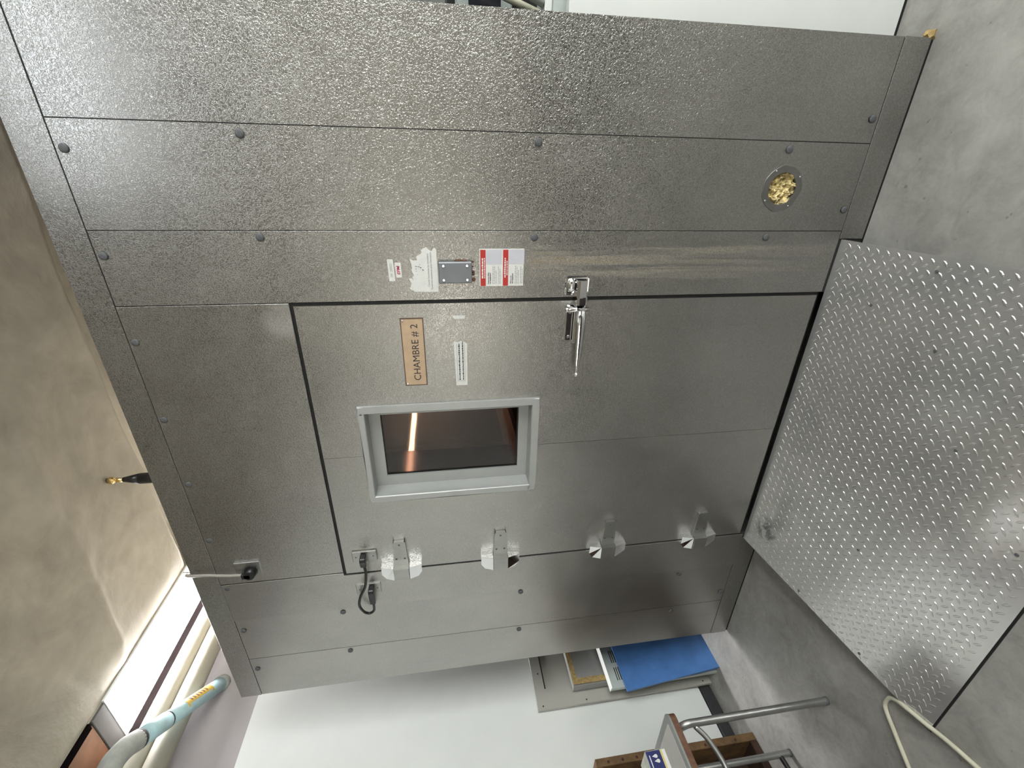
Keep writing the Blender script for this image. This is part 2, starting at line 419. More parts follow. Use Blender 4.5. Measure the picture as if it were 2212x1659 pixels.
bm = bmn(); box(bm, XW - .3, 6.2, -6.0, -5.9, 0, CZ + .2); struct('wall_front', bm, 'frontwall')
t = bpy.data.objects.new('rear_glow_panel', None); COL.objects.link(t); t.location = (.5, -5.89, .85); tag(t, kind='structure')  # added glowing panes behind the camera, to brighten the metal's reflections
bm = bmn()
for x in (-.40, .50, 1.40): box(bm, x - .03, x + .03, -5.90, -5.84, .90, 2.15)
box(bm, -.43, 1.43, -5.90, -5.84, .85, .90); box(bm, -.43, 1.43, -5.90, -5.84, 2.15, 2.20); mesh_obj('window_frame', bm, 'white_pl', t)
for x in (-.40, .50): bx('pane', 'rearlight', t, x + .0325, x + .8675, -5.885, -5.875, .90, 2.15)
# slot above the left wall: dark back, brown boards towards the camera
bm = bmn(); box(bm, XW - .12, -.185, -5.9, 4.9, CZ + .14, CZ + .2); box(bm, XW - .16, XW - .10, -5.9, 4.9, CZ - .02, CZ + .2); struct('ceiling_slot', bm, 'gap')
bm = bmn(); box(bm, XW - .05, -.225, -3.0, .10, CZ - .005, CZ + .02, bev=.003); struct('trim_1', bm, 'brownslot')
bm = bmn(); box(bm, XW - .05, -.20, .10, .20, CZ - .012, CZ + .06, bev=.003); struct('trim_2', bm, 'pier')
bm = bmn(); box(bm, -.228, -.186, -3.0, .085, CZ - .012, CZ + .03); struct('trim_4', bm, 'gapshade')
bm = bmn(); box(bm, XW - .008, XW + .004, -5.9, 4.9, 3.49, CZ - .015); struct('shade_strip', bm, 'gapshade')  # black colour stands for shade on the wall below the light panel

# ------------------------------------------------------------------ ceiling lights
t = thing('light_panel', (-.36, 1.6, CZ), 'long glowing white light panel set in the ceiling edge above beige pipes', 'ceiling light')
bm = bmn()
box(bm, XW + .002, XW + .022, .20, 3.4, CZ - .014, CZ + .03); box(bm, -.207, -.187, .20, 3.4, CZ - .014, CZ + .03)
box(bm, XW + .022, -.207, .20, .225, CZ - .014, CZ + .03); box(bm, XW + .022, -.207, 3.38, 3.4, CZ - .014, CZ + .03)
mesh_obj('frame', bm, 'white_pl', t); bx('diffuser', 'glow', t, XW + .023, -.208, .226, 3.379, CZ - .030, CZ + .012, bev=.006)
def fixture(cx, cy, lx, ly, label, gl='fluo'):
    t = thing('fluorescent_fixture', (cx, cy, CZ - .05), label, 'ceiling light')
    bm = bmn(); x0, x1, y0, y1 = cx - lx / 2, cx + lx / 2, cy - ly / 2, cy + ly / 2
    box(bm, x0, x1, y0, y1, CZ - .12, CZ - .065); box(bm, x0, x0 + .015, y0, y1, CZ - .16, CZ - .12); box(bm, x1 - .015, x1, y0, y1, CZ - .16, CZ - .12)
    for q in (x0 + .2, x1 - .2): cyl(bm, (q, cy, CZ - .066), (q, cy, CZ + .01), .006)
    mesh_obj('housing', bm, 'white_pl', t); bx('diffuser', gl, t, x0 + .02, x1 - .02, y0 + .01, y1 - .01, CZ - .165, CZ - .122)
fixture(3.15, -1.35, 1.5, .34, 'fluorescent ceiling fixture above the camera, right of the chamber door')

# ------------------------------------------------------------------ the chamber
CH = thing('climate_chamber', (1.464, 0, 0), 'large walk-in chamber clad in grey stucco-embossed metal panels with a wide door', 'chamber')
XR = 2.928; ZT = 2.76; DEP = 4.4
S1, S2, DR, DL, S7, S8 = 2.623, 2.331, 2.097, .808, .581, .293
ZS, ZB, DT = 2.659, .111, 2.132
PX0, PX1, PZ0, PZ1 = 2.4215, 2.5265, .3555, .4605     # square behind the round port
HX0, HX1, HZ0, HZ1 = 1.254, 1.657, 1.279, 1.940       # window opening
bm = bmn()
grid_plate(bm, [.002, DL - .002, DR, PX0, PX1, XR - .002], [.014, ZB, PZ0, PZ1, DT, ZT - .002], .006, .085, skip={(1, 0), (1, 1), (1, 2), (1, 3), (3, 2)})
box(bm, .002, .09, .085, DEP, .014, ZT - .002); box(bm, XR - .09, XR - .002, .085, DEP, .014, ZT - .002)
box(bm, .09, XR - .09, .085, DEP, ZT - .09, ZT - .002); box(bm, .09, XR - .09, .085, DEP, .014, .10); box(bm, .09, XR - .09, DEP - .09, DEP, .10, ZT - .09)
mesh_obj('shell', bm, 'body', CH)
bm = bmn(); grid_plate(bm, [.003, DL - .003, DR, PX0, PX1, XR - .003], [.015, ZB, PZ0, PZ1, DT, ZT - .003], .0010, .0058, skip={(1, 0), (1, 1), (1, 2), (1, 3), (3, 2)})
mesh_obj('seam_backing', bm, 'gap', CH)
bx('roof_sheet', 'roofbounce', CH, .004, XR - .004, .004, DEP - .004, ZT - .0018, ZT - .0003)  # pale sheet added on the unseen roof to bounce light onto the ceiling
# interior lining, seamed sheets on the inner left wall
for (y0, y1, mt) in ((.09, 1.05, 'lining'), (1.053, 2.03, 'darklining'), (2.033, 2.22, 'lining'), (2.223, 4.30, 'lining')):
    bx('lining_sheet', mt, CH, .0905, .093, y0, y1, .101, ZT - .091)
bx('lining_sheet', 'lining', CH, .094, XR - .091, DEP - .093, DEP - .0905, .101, ZT - .091)
bx('lining_sheet', 'lining', CH, XR - .093, XR - .0905, .09, DEP - .094, .101, ZT - .091)
bx('sill_seal', 'rubber', CH, DL + .001, DR - .001, .012, .08, .1105, .124)
G = .0014
def sheet(name, x0, x1, z0, z1, seed, y0=0.0, bev=.0005, **k):
    bm = bmn(); box(bm, x0 + G, x1 - G, y0, .0010, z0 + G, z1 - G, bev=bev)
    return mesh_obj(name, bm, stucco('panel_metal_%d' % seed, seed, **k), CH)
sheet('wall_panel', S1, XR, ZB, ZS, 1, y0=-.0002)
bm = bmn(); grid_plate(bm, [S2 + G, PX0, PX1, S1 - G], [ZB + G, PZ0, PZ1, ZS - G], -.0006, .0010, skip={(1, 1)})
mesh_obj('wall_panel', bm, stucco('panel_metal_2', 2), CH)
sheet('wall_panel', DR, S2, ZB, ZS, 3, y0=-.0008, stain=True)
sheet('header_panel', .822, DR, DT, ZS, 4, y0=-.0026, bev=.0008, emboss=.8, smear=True)
bm = bmn(); prism(bm, [(S7 + G, ZB + G), (DL - .003, ZB + G), (DL - .003, DT), (.822 - G, DT), (.822 - G, ZS - G), (S7 + G, ZS - G)], 'y', -.0048, .0010)
bmesh.ops.bevel(bm, geom=[e for e in bm.edges if all(abs(v.co.y + .0048) < 1e-5 for v in e.verts)], offset=.0009, segments=1, affect='EDGES')
mesh_obj('wall_panel', bm, stucco('panel_metal_5', 5, emboss=.55), CH)
sheet('wall_panel', S8, S7, ZB, ZS, 6, bev=0, emboss=.5)
sheet('wall_panel', 0, S8, ZB, ZS, 7, bev=0, emboss=.5)
bm = bmn(); box(bm, 0, XR, -.002, .0010, ZS + .0015, ZT, bev=.0008); mesh_obj('top_trim', bm, 'trim', CH)
for (x0, x1) in ((0, .775), (2.303, XR)):
    bm = bmn(); box(bm, x0, x1, -.0015, .0010, .013, ZB - .001, bev=.0006); mesh_obj('base_trim', bm, 'trim', CH)
bx('base_gasket', 'rubber', CH, 0.004, XR - .004, .004, .05, .0005, .0135)
bm = bmn()
box(bm, DR - .0125, DR - .001, .003, .08, .125, DT - .001); box(bm, DL + .001, DR - .0125, .003, .08, DT - .011, DT - .001); box(bm, DL - .0025, DL + .003, .002, .08, .125, DT - .011)
mesh_obj('door_gasket', bm, 'rubber', CH)

# screw caps
bm = bmn(); seg = 14
prof = [(.0125, 0), (.0125, -.0025), (.0105, -.0042), (.005, -.005)]
rings = [[bm.verts.new((r * math.cos(2 * math.pi * k / seg), y, r * math.sin(2 * math.pi * k / seg))) for k in range(seg)] for r, y in prof]
for A, B in zip(rings, rings[1:]):
    for k in range(seg): bm.faces.new([A[k], A[(k + 1) % seg], B[(k + 1) % seg], B[k]])
bm.faces.new(rings[-1]); bm.faces.new(rings[0][::-1])
cap0 = mesh_obj('screw_cap', bm, 'cap', CH, smooth=True)
caps = [(2.549, 2.637), (2.597, 2.172), (2.597, 1.296), (2.597, .418), (2.697, .135), (2.406, .132), (2.256, 2.638), (2.310, 2.178), (2.309, 1.297), (2.308, .422),
        (1.974, 2.638), (1.675, 2.638), (1.382, 2.637), (1.087, 2.637), (.796, 2.636), (.507, 2.634), (.214, 2.634), (.557, 2.172), (.264, 2.176), (.556, 1.294), (.263, 1.295), (.551, .420), (.367, .134), (.256, .414)]
for i, (x, z) in enumerate(caps):
    o = cap0 if i == 0 else cap0.copy()
    if i: COL.objects.link(o)
    o.parent = CH; o.matrix_parent_inverse = Matrix.Identity(4); o.location = (x - 1.464, -.0012, z)
bm = bmn(); cyl(bm, (2.48, 0, 1.718), (2.48, -.006, 1.718), .0045, .003, 10); mesh_obj('bolt', bm, 'chrome', CH)

# round port with crumbling foam
pc = (2.474, .408)
bm = bmn(); seg = 48; ri, ro = .0525, .0755
def ring(r, y, f=None): return [bm.verts.new((pc[0] + (r + (f(k) if f else 0)) * math.cos(2 * math.pi * k / seg), y, pc[1] + (r + (f(k) if f else 0)) * math.sin(2 * math.pi * k / seg))) for k in range(seg)]
sc_ = lambda k: .0012 * math.sin(k * 2 * math.pi / seg * 7) + .0008 * math.sin(k * 2 * math.pi / seg * 11)
rs = [ring(ri, .05), ring(ri, -.0025), ring(ri + .001, -.003), ring(ro - .001, -.003, sc_), ring(ro, -.0005, sc_), ring(ro, .0002, sc_)]
for A, B in zip(rs, rs[1:]):
    for k in range(seg): bm.faces.new([A[k], A[(k + 1) % seg], B[(k + 1) % seg], B[k]])
fl = mesh_obj('port_flange', bm, 'portring', CH)
bm = bmn(); N = 26; V = {}
for i in range(N + 1):
    for j in range(N + 1):
        a, b = -1 + 2 * i / N, -1 + 2 * j / N
        xx, zz = a * math.sqrt(1 - b * b / 2) * .0523, b * math.sqrt(1 - a * a / 2) * .0523
        y = .012 + .010 * math.sin(a * 7 + 3 * math.sin(b * 5)) * math.cos(b * 8 + a * 3) + random.uniform(-.006, .006) - .006 * (1 if b < -.5 else 0)
        V[i, j] = bm.verts.new((pc[0] + xx, y, pc[1] + zz))
for i in range(N):
    for j in range(N): bm.faces.new([V[i, j], V[i + 1, j], V[i + 1, j + 1], V[i, j + 1]])
tag(mesh_obj('foam_plug', bm, 'foam', fl), label='crumbling yellow insulation foam in the port')
for ang in (35, 125, 215, 305):
    a = math.radians(ang); bm = bmn(); cyl(bm, (pc[0] + .069 * math.cos(a), -.0028, pc[1] + .069 * math.sin(a)), (pc[0] + .069 * math.cos(a), -.0055, pc[1] + .069 * math.sin(a)), .0035, .0025, 8)
    mesh_obj('screw', bm, 'chrome', fl)
# insulation tuft at the lower right corner
bm = bmn(); bmesh.ops.create_icosphere(bm, subdivisions=2, radius=1)
for v in bm.verts:
    k = 1 + random.uniform(-.3, .3); v.co = Vector((XR + .006 + v.co.x * .022 * k, .012 + v.co.y * .012 * k, .009 + max(-.45, v.co.z) * .020 * k))
mesh_obj('insulation_tuft', bm, 'tuft', CH)

# grey cover box on the frame panel, with brown glue showing at its edges
bm = bmn(); box(bm, 2.160, 2.232, -.022, -.0005, 1.514, 1.628, bev=.003); cb = mesh_obj('cover_box', bm, 'greybox', CH)
for (x, z) in ((2.172, 1.531), (2.220, 1.531), (2.172, 1.611), (2.220, 1.611)):
    bm = bmn(); cyl(bm, (x, -.0215, z), (x, -.0255, z), .0052, .0035, 12); mesh_obj('screw', bm, 'chrome', cb)
bm = bmn()
for _ in range(16):
    x = random.uniform(2.165, 2.233); z = 1.514 - random.uniform(.0, .012) if random.random() < .6 else random.uniform(1.53, 1.57); x = x if z < 1.515 else 2.2335
    r = random.uniform(.003, .006); bmesh.ops.create_icosphere(bm, subdivisions=1, radius=r, matrix=Matrix.Translation((x, -.003, z)) @ Matrix.Diagonal((1, .6, 1.3, 1)))
mesh_obj('glue_residue', bm, 'rustedge', cb)

# ---- door
D = bmn(); grid_plate(D, [.8115, HX0 - .002, HX1 + .002, 2.0855], [.128, HZ0 - .002, HZ1 + .002, 2.1215], .0045, .083, skip={(1, 1)})
door = mesh_obj('door', D, 'gap', CH)
SX = 1.457
bm = bmn(); grid_plate(bm, [.812, HX0, SX - .0008], [.129, HZ0, HZ1, 2.121], 0.0, .0045, skip={(1, 1)})
mesh_obj('door_sheet', bm, stucco('door_metal_8', 8, emboss=.6), door)
bm = bmn(); grid_plate(bm, [SX + .0008, HX1, 2.085], [.129, HZ0, HZ1, 2.121], -.0006, .0045, skip={(0, 1)})
mesh_obj('door_sheet', bm, stucco('door_metal_9', 9, emboss=.8), door)
# window frame
bm = bmn(); FX0, FX1, FZ0, FZ1 = 1.224, 1.688, 1.250, 1.964
grid_plate(bm, [FX0, HX0 + .001, HX1 - .001, FX1], [FZ0, HZ0 + .001, HZ1 - .001, FZ1], -.013, -.0008, skip={(1, 1)})
bmesh.ops.bevel(bm, geom=[e for e in bm.edges if all(abs(v.co.y + .013) < 1e-5 for v in e.verts) and len(e.link_faces) == 2 and abs(e.link_faces[0].normal.dot(e.link_faces[1].normal)) < .5], offset=.003, segments=1, affect='EDGES')
grid_plate(bm, [HX0 - .0015, HX0 + .001, HX1 - .001, HX1 + .0015], [HZ0 - .0015, HZ0 + .001, HZ1 - .001, HZ1 + .0015], -.0005, .062, skip={(1, 1)})
grid_plate(bm, [HX0 - .0015, 1.305, 1.610, HX1 + .0015], [HZ0 - .0015, 1.322, 1.893, HZ1 + .0015], .062, .070, skip={(1, 1)})
mesh_obj('window_frame', bm, 'alu', door)
bm = bmn(); grid_plate(bm, [1.302, 1.309, 1.606, 1.613], [1.319, 1.326, 1.889, 1.896], .0702, .076, skip={(1, 1)})
mesh_obj('window_seal', bm, 'rubber', door)
bx('window_pane', 'glass', door, 1.3085, 1.6065, .0722, .0742, 1.3255, 1.8895)
# hinges: three-hole strap on the door, chamfered knuckle on the frame
for zc in (1.868, 1.404, .866, .378):
    bm = bmn()
    prism(bm, [(.842, zc - .034), (.985, zc - .027), (.990, zc - .022), (.990, zc + .022), (.985, zc + .027), (.842, zc + .034)], 'y', -.016, -.0008, 0)
    fs = prism(bm, [(.778, zc - .034), (.845, zc - .034), (.845, zc + .034), (.778, zc + .034)], 'y', -.040, -.014, 0)
    for s in (1, -1):
        a, b_ = zc + s * .036, zc + s * .092
        vs = [(.772, a), (.845, a), (.845, b_), (.80, b_), (.772, zc + s * .074)]
        top = [bm.verts.new((x, -.034 if abs(z - a) < 1e-6 else -.020, z)) for x, z in vs]
        bot = [bm.verts.new((x, .0008, z)) for x, z in vs]
        f = bm.faces.new(top if s > 0 else top[::-1]); f.material_index = 1
        for i in range(5):
            f = bm.faces.new([bot[i], bot[(i + 1) % 5], top[(i + 1) % 5], top[i]]); f.material_index = 1
        bm.faces.new(bot[::-1]).material_index = 1
    for (x, z) in ((.972, zc), (.888, zc - .019), (.888, zc + .019)):
        cyl(bm, (x, -.0155, z), (x, -.0168, z), .0055, .0045, 10, 2)
    mesh_obj('hinge', bm, ['satin', 'chrome', 'cap'], door)
# outlet plates
def outlet(parent, x0, x1, z0, z1):
    bm = bmn(); box(bm, x0, x1, -.011, -.0008, z0, z1, 0, .002)
    for z in (z0 + .016, z1 - .016): cyl(bm, ((x0 + x1) / 2, -.0108, z), ((x0 + x1) / 2, -.0122, z), .0035, .003, 8, 1)
    return mesh_obj('outlet_plate', bm, ['satin', 'cap'], parent)
outlet(door, .887, .948, 1.972, 2.080); outlet(CH, .680, .741, 1.975, 2.088); outlet(CH, .873, .952, 2.468, 2.574)
# latch: lever on the door, keeper on the frame
lt = None
bm = bmn()
box(bm, 1.930, 2.070, -.012, -.0006, 1.138, 1.168, 0, .004)
box(bm, 1.925, 2.072, -.034, -.0006, 1.096, 1.139, 0, .006)
cyl(bm, (2.062, -.040, 1.091), (2.062, -.040, 1.172), .0085, None, 14)
for z in (1.172, 1.160): bmesh.ops.create_uvsphere(bm, u_segments=12, v_segments=8, radius=.0095, matrix=Matrix.Translation((2.060, -.036, z)))
base = mesh_obj('latch_body', bm, 'chrome', door)
bm = bmn(); secs = [(2.060, -.046, 1.1005, 1.1345), (2.0, -.052, 1.1005, 1.1355), (1.91, -.056, 1.1045, 1.1345), (1.86, -.060, 1.110, 1.1345), (1.822, -.066, 1.117, 1.133), (1.812, -.072, 1.121, 1.131)]
prev = None
for (x, y, z0, z1) in secs:
    th = .012; c = (z1 - z0) * .22
    pr = [(y, z0 + c), (y, z1 - c), (y + th * .4, z1), (y + th, z1 - c), (y + th, z0 + c), (y + th * .4, z0)]
    vs = [bm.verts.new((x, a, b)) for a, b in pr]
    if prev:
        for k in range(6): bm.faces.new([prev[k], prev[(k + 1) % 6], vs[(k + 1) % 6], vs[k]]).smooth = True
    else: bm.faces.new(vs)
    prev = vs
bm.faces.new(prev[::-1])
bmesh.ops.create_uvsphere(bm, u_segments=12, v_segments=8, radius=.0085, matrix=Matrix.Translation((1.811, -.066, 1.1255)))
mesh_obj('latch_lever', bm, 'chrome', door)
for (x, z) in ((2.045, 1.153), (1.948, 1.153)):
    bm = bmn(); cyl(bm, (x, -.0118, z), (x, -.0155, z), .007, .005, 12); mesh_obj('latch_screw', bm, 'satin', door)
bm = bmn()
box(bm, 2.108, 2.176, -.012, -.0009, 1.090, 1.178, 0, .008)
bmesh.ops.create_uvsphere(bm, u_segments=18, v_segments=10, radius=1, matrix=Matrix.Translation((2.145, -.012, 1.158)) @ Matrix.Diagonal((.026, .022, .019, 1)))
prism(bm, [(-.010, 1.098), (-.050, 1.108), (-.054, 1.134), (-.044, 1.142), (-.010, 1.144)], 'x', 2.106, 2.168)
prism(bm, [(-.020, 1.102), (-.046, 1.102), (-.052, 1.110), (-.052, 1.132), (-.046, 1.140), (-.020, 1.140)], 'x', 2.080, 2.108)
for f in bm.faces: f.smooth = False
mesh_obj('latch_keeper', bm, 'chrome', CH)
bx('latch_roller', 'black', CH, 2.0785, 2.0805, -.049, -.026, 1.107, 1.135)

# ---- inside the chamber
t = thing('interior_shelf', (.20, 2.2, .10), 'pinkish shelf unit seen low inside the chamber window', 'shelf')
bm = bmn(); box(bm, .0945, .36, 1.2, 3.35, 1.00, 1.04, bev=.003); mesh_obj('shelf_board', bm, 'pinkshelf', t)
bm = bmn(); box(bm, .0945, .34, 1.2, 3.35, .101, .999); mesh_obj('cabinet_body', bm, 'pinkshelf', t)
t = thing('tube_light', (.5, 3.1, 2.04), 'warm tube light hanging inside the chamber', 'lamp')
bm = bmn(); box(bm, .47, .53, 2.2, 4.1, 2.068, 2.10)
for y in (2.5, 3.8): cyl(bm, (.5, y, 2.099), (.5, y, ZT - .091), .006)
mesh_obj('housing', bm, 'white_pl', t)
bm = bmn(); cyl(bm, (.5, 2.22, 2.042), (.5, 4.08, 2.042), .024, None, 12); mesh_obj('tube', bm, 'tubeglow', t)

# ------------------------------------------------------------------ signs and stickers
def quad_card(name, pts, y0, y1, mat, parent):
    bm = bmn(); prism(bm, pts, 'y', y0, y1); return mesh_obj(name, bm, mat, parent)
YD = -.0006; YP = -.0008
t = thing('name_plate', (1.90, YD, 1.73), 'tan plate lettered CHAMBRE # 2 screwed to the door', 'sign')
bx('plate_edge', 'tanedge', t, 1.768, 2.034, -.0044, YD, 1.691, 1.773); bx('plate_face', 'tan', t, 1.7715, 2.0305, -.0050, -.0040, 1.6945, 1.7695)
text_obj('lettering', 'CHAMBRE # 2', 1.790, -.0051, 1.7135, .036, 'ink', t, width=.222)
for (x, z) in ((1.7765, 1.7645), (2.0265, 1.7645)):
    bm = bmn(); cyl(bm, (x, -.0048, z), (x, -.0078, z), .0045, .003, 10); mesh_obj('screw', bm, 'chrome', t)
def words(parent, x0, x1, z, h, y, mat, name='print_line'):
    bm = bmn(); x = x0
    while x < x1 - .001:
        wl = min(random.uniform(.003, .011), x1 - x); box(bm, x, x + wl, y - .0002, y, z, z + h * random.uniform(.8, 1.15)); x += wl + .0016
    return mesh_obj(name, bm, mat, parent)
t = thing('instruction_label', (1.85, YD, 1.56), 'narrow white typed label, folded at one end, on the door below the name plate', 'label')
quad_card('paper_strip', [(1.758, 1.5385), (1.930, 1.5365), (1.936, 1.5475), (1.942, 1.560), (1.936, 1.569), (1.940, 1.586), (1.758, 1.5815)], -.0014, YD, 'paper', t)
bm = bmn()
for z in (1.5745, 1.5462): box(bm, 1.7770, 1.930, -.0017, -.0014, z, z + .0009)
box(bm, 1.7770, 1.7778, -.0017, -.0014, 1.5462, 1.5745); mesh_obj('printed_border', bm, 'greyink', t)
words(t, 1.781, 1.930, 1.5645, .0042, -.0015, 'ink'); words(t, 1.781, 1.938, 1.5515, .0042, -.0015, 'ink')
tag(quad_card('paper_scrap', [(2.026, 1.5425), (2.039, 1.541), (2.0385, 1.5855), (2.030, 1.584), (2.026, 1.579)], -.0014, YD, 'paper', None), 'tiny torn scrap of white paper stuck on the door near its latch side', 'paper scrap')
def rotrect(cx, cz, w_, h_, a):
    c, s = math.cos(a), math.sin(a); return [(cx + u * c - v * s, cz + u * s + v * c) for u, v in ((-w_ / 2, -h_ / 2), (w_ / 2, -h_ / 2), (w_ / 2, h_ / 2), (-w_ / 2, h_ / 2))]
t = thing('number_sticker', (2.203, YP, 1.786), 'small white sticker with grey lettering FPI 200021 beside the EPM sticker', 'sticker')
quad_card('sticker_paper', rotrect(2.203, 1.786, .073, .0195, .03), -.0018, YP, 'paper', t)
text_obj('lettering', 'FPI  200021', 2.181, -.0019, 1.7815, .011, 'greyink', t, width=.046, rot=.03)
t = thing('letter_sticker', (2.203, YP, 1.762), 'small white sticker lettered EPM in crimson', 'sticker')
quad_card('sticker_paper', rotrect(2.2035, 1.762, .0505, .0195, .03), -.0018, YP, 'paper', t)
text_obj('lettering', 'EPM', 2.1885, -.0019, 1.7572, .0135, 'crimson', t, width=.030, rot=.03, shear=.25, bold=.0004)
torn = [(2.127, 1.631), (2.128, 1.712), (2.133, 1.717), (2.135, 1.724), (2.143, 1.731), (2.144, 1.726), (2.153, 1.724), (2.158, 1.721), (2.165, 1.725), (2.173, 1.729), (2.176, 1.723), (2.172, 1.717), (2.167, 1.713), (2.18, 1.718), (2.185, 1.711), (2.193, 1.715), (2.204, 1.719), (2.209, 1.716), (2.222, 1.717), (2.238, 1.722), (2.24, 1.718), (2.235, 1.712), (2.235, 1.699), (2.239, 1.697), (2.246, 1.701), (2.252, 1.695), (2.256, 1.685), (2.261, 1.681), (2.269, 1.683), (2.274, 1.676), (2.279, 1.664), (2.273, 1.66), (2.268, 1.653), (2.265, 1.648), (2.27, 1.645), (2.277, 1.64), (2.272, 1.632)]
t = thing('torn_sticker', (2.20, YP, 1.67), 'large white sticker with a ragged torn edge above the grey cover box', 'sticker')
quad_card('sticker_paper', torn, -.0018, YP, 'paper', t)
text_obj('lettering', 'Canada Foundation for Innovation', 2.146, -.0019, 1.6595, .0095, 'greyink', t, width=.112)
text_obj('lettering', "Fondation canadienne pour l'innovation", 2.136, -.0019, 1.6495, .0095, 'greyink', t, width=.126)
bm = bmn()
for (x, z, r) in ((2.215, 1.703, .002), (2.214, 1.698, .0015), (2.214, 1.693, .002), (2.211, 1.687, .0022), (2.203, 1.680, .0024), (2.207, 1.703, .0015), (2.199, 1.702, .0012), (2.188, 1.699, .001), (2.221, 1.690, .0012)):
    prism(bm, rotrect(x, z, r * 2.2, r, .9), 'y', -.0021, -.0018)
mesh_obj('print_remains', bm, 'ink', t)
t = thing('notice_card', (2.208, YP, 1.41), 'white notice card with two red title bands between cover box and latch', 'notice')
bx('card', 'paper', t, 2.1445, 2.272, -.0048, YP, 1.332, 1.487)
for i, zt in enumerate((1.484, 1.405)):
    bx('title_band', 'red', t, 2.1455, 2.2695, -.0051, -.0047, zt - .0185, zt)
    bm = bmn()
    words(t, 2.172 + .002 * i, 2.243, zt - .0095, .0050, -.0052, 'paper'); words(t, 2.172 + .01 * i, 2.243 - .01 * i, zt - .0158, .0030, -.0052, 'paper')
    bx('pale_block', 'lilac', t, 2.2205, 2.2695, -.0051, -.0047, zt - .0745, zt - .0200)
    text_obj('lettering', ('Avez-vous utilisé\ncet équipement?', 'Did you use\nthis equipment?')[i], 2.1525, -.0050, zt - .0300, .0062, 'ink', t, width=.040 if i == 0 else .036, bold=.0001)
    for k, (zz, xe) in enumerate(((.045, 2.215), (.0505, 2.213), (.056, 2.20), (.064, 2.212), (.0695, 2.205))):
        words(t, 2.1525, xe, zt - zz, .0018, -.0049, 'greyink')

# ------------------------------------------------------------------ cords on the chamber front
t = thing('door_cord', (.80, -.02, 2.03), 'short black power cord looping between door outlet and frame outlet', 'cord')
bm = bmn(); tube(bm, [(.893, -.040, 2.028), (.850, -.044, 2.024), (.770, -.046, 2.036), (.700, -.045, 2.066), (.640, -.042, 2.078), (.590, -.038, 2.064), (.572, -.036, 2.040), (.590, -.036, 2.018), (.640, -.038, 2.014)], .0062, 10)
mesh_obj('cable', bm, 'black', t)
for (xa, xb, z) in ((.938, .885, 2.030), (.735, .640, 2.016)):
    bm = bmn(); prism(bm, [(xa, -.012), (xa, -.046), (xa - .012, -.054), ((xa + xb) / 2, -.050), (xb, -.046), (xb, -.033), ((xa + xb) / 2 - .005, -.026), (xa - .028, -.012)], 'z', z - .0125, z + .0125)
    bmesh.ops.bevel(bm, geom=list(bm.edges), offset=.003, segments=1, affect='EDGES'); mesh_obj('plug', bm, 'black', t)
t = thing('supply_cord', (.91, -.02, 2.51), 'grey cord rising from the outlet beside the top trim towards the ceiling', 'cord')
bm = bmn(); tube(bm, [(.894, -.026, 2.530), (.905, -.030, 2.60), (.917, -.028, 2.68), (.916, -.022, 2.745), (.890, .01, 2.785), (.70, .20, 2.90), (.32, .58, 3.16), (0.02, .87, 3.40), (-.17, 1.06, 3.555), (-.196, 1.085, 3.594)], .0065, 10)
mesh_obj('cable', bm, 'cablegrey', t)
bm = bmn(); cyl(bm, (.898, -.011, 2.512), (.898, -.040, 2.512), .028, .022, 14); box(bm, .880, .908, -.040, -.018, 2.505, 2.545, 0, .004); mesh_obj('plug', bm, 'black', t)

# ------------------------------------------------------------------ tread plate ramp
RH, RL = .1025, .930; RX0, RX1 = .777, 2.301
RP = thing('tread_ramp', (1.54, -.46, 0), 'sloping silver diamond tread plate ramp in front of the chamber door', 'ramp')
bm = bmn(); th = .005
prism(bm, [(-.0022, RH), (-.0022, RH - th), (-RL, .0035), (-RL - .001, .0075)], 'x', RX0, RX1)
mesh_obj('plate', bm, 'tread', RP)
for x in (RX0 + .02, RX1 - .05):
    bm = bmn(); prism(bm, [(-.012, RH - .008), (-.012, .001), (-.87, .001)], 'x', x, x + .03); mesh_obj('side_support', bm, 'gap', RP)
bx('front_lip', 'rubber', RP, RX0 + .002, RX1 - .002, -RL - .006, -RL + .03, .0004, .0034)
slope = math.atan2(RH - .0075, RL)
def lug_mesh():
    bm = bmn(); L2, W2, Hh = .0138, .0040, .0019
    b = [bm.verts.new(p) for p in ((-L2, 0, 0), (-L2 * .35, -W2, 0), (L2 * .35, -W2, 0), (L2, 0, 0), (L2 * .35, W2, 0), (-L2 * .35, W2, 0))]
    tp = [bm.verts.new(p) for p in ((-L2 * .72, 0, Hh), (-L2 * .25, -W2 * .42, Hh), (L2 * .25, -W2 * .42, Hh), (L2 * .72, 0, Hh), (L2 * .25, W2 * .42, Hh), (-L2 * .25, W2 * .42, Hh))]
    for i in range(6): bm.faces.new([b[i], b[(i + 1) % 6], tp[(i + 1) % 6], tp[i]])
    bm.faces.new(tp); return bm
def lug_matrix(x, y, ang):
    z = RH + y * (RH - .0075) / RL
    return Matrix.Translation((x, y, z - .0001)) @ Matrix.Rotation(slope, 4, 'X') @ Matrix.Rotation(ang, 4, 'Z')
lugs = []; P_ = .0364
for i in range(-1, 44):
    for j in range(0, 27):
        for (ox, oy, a) in ((2.2825, -.0085, math.radians(45)), (2.2645, -.0267, math.radians(-45))):
            x, y = ox - i * P_, oy - j * .0365
            if RX0 + .010 < x < RX1 - .008 and -RL + .010 < y < -.010: lugs.append((x, y, a))
camp = Vector((2.534, -1.577, 1.616))
def infr(l):
    q = Vector((l[0], l[1], RH + l[1] * .106)) - camp; zc = q.dot(fw); px = 1106 + 970.1 * q.dot(rx) / zc; py = 829.5 + 970.1 * q.dot(dn) / zc
    return 0 < px < 2212 and 0 < py < 1659
lugs.sort(key=lambda l: ((0 if infr(l) else 1), (Vector((l[0], l[1], .05)) - camp).length))
me0 = None
rest = bmn()
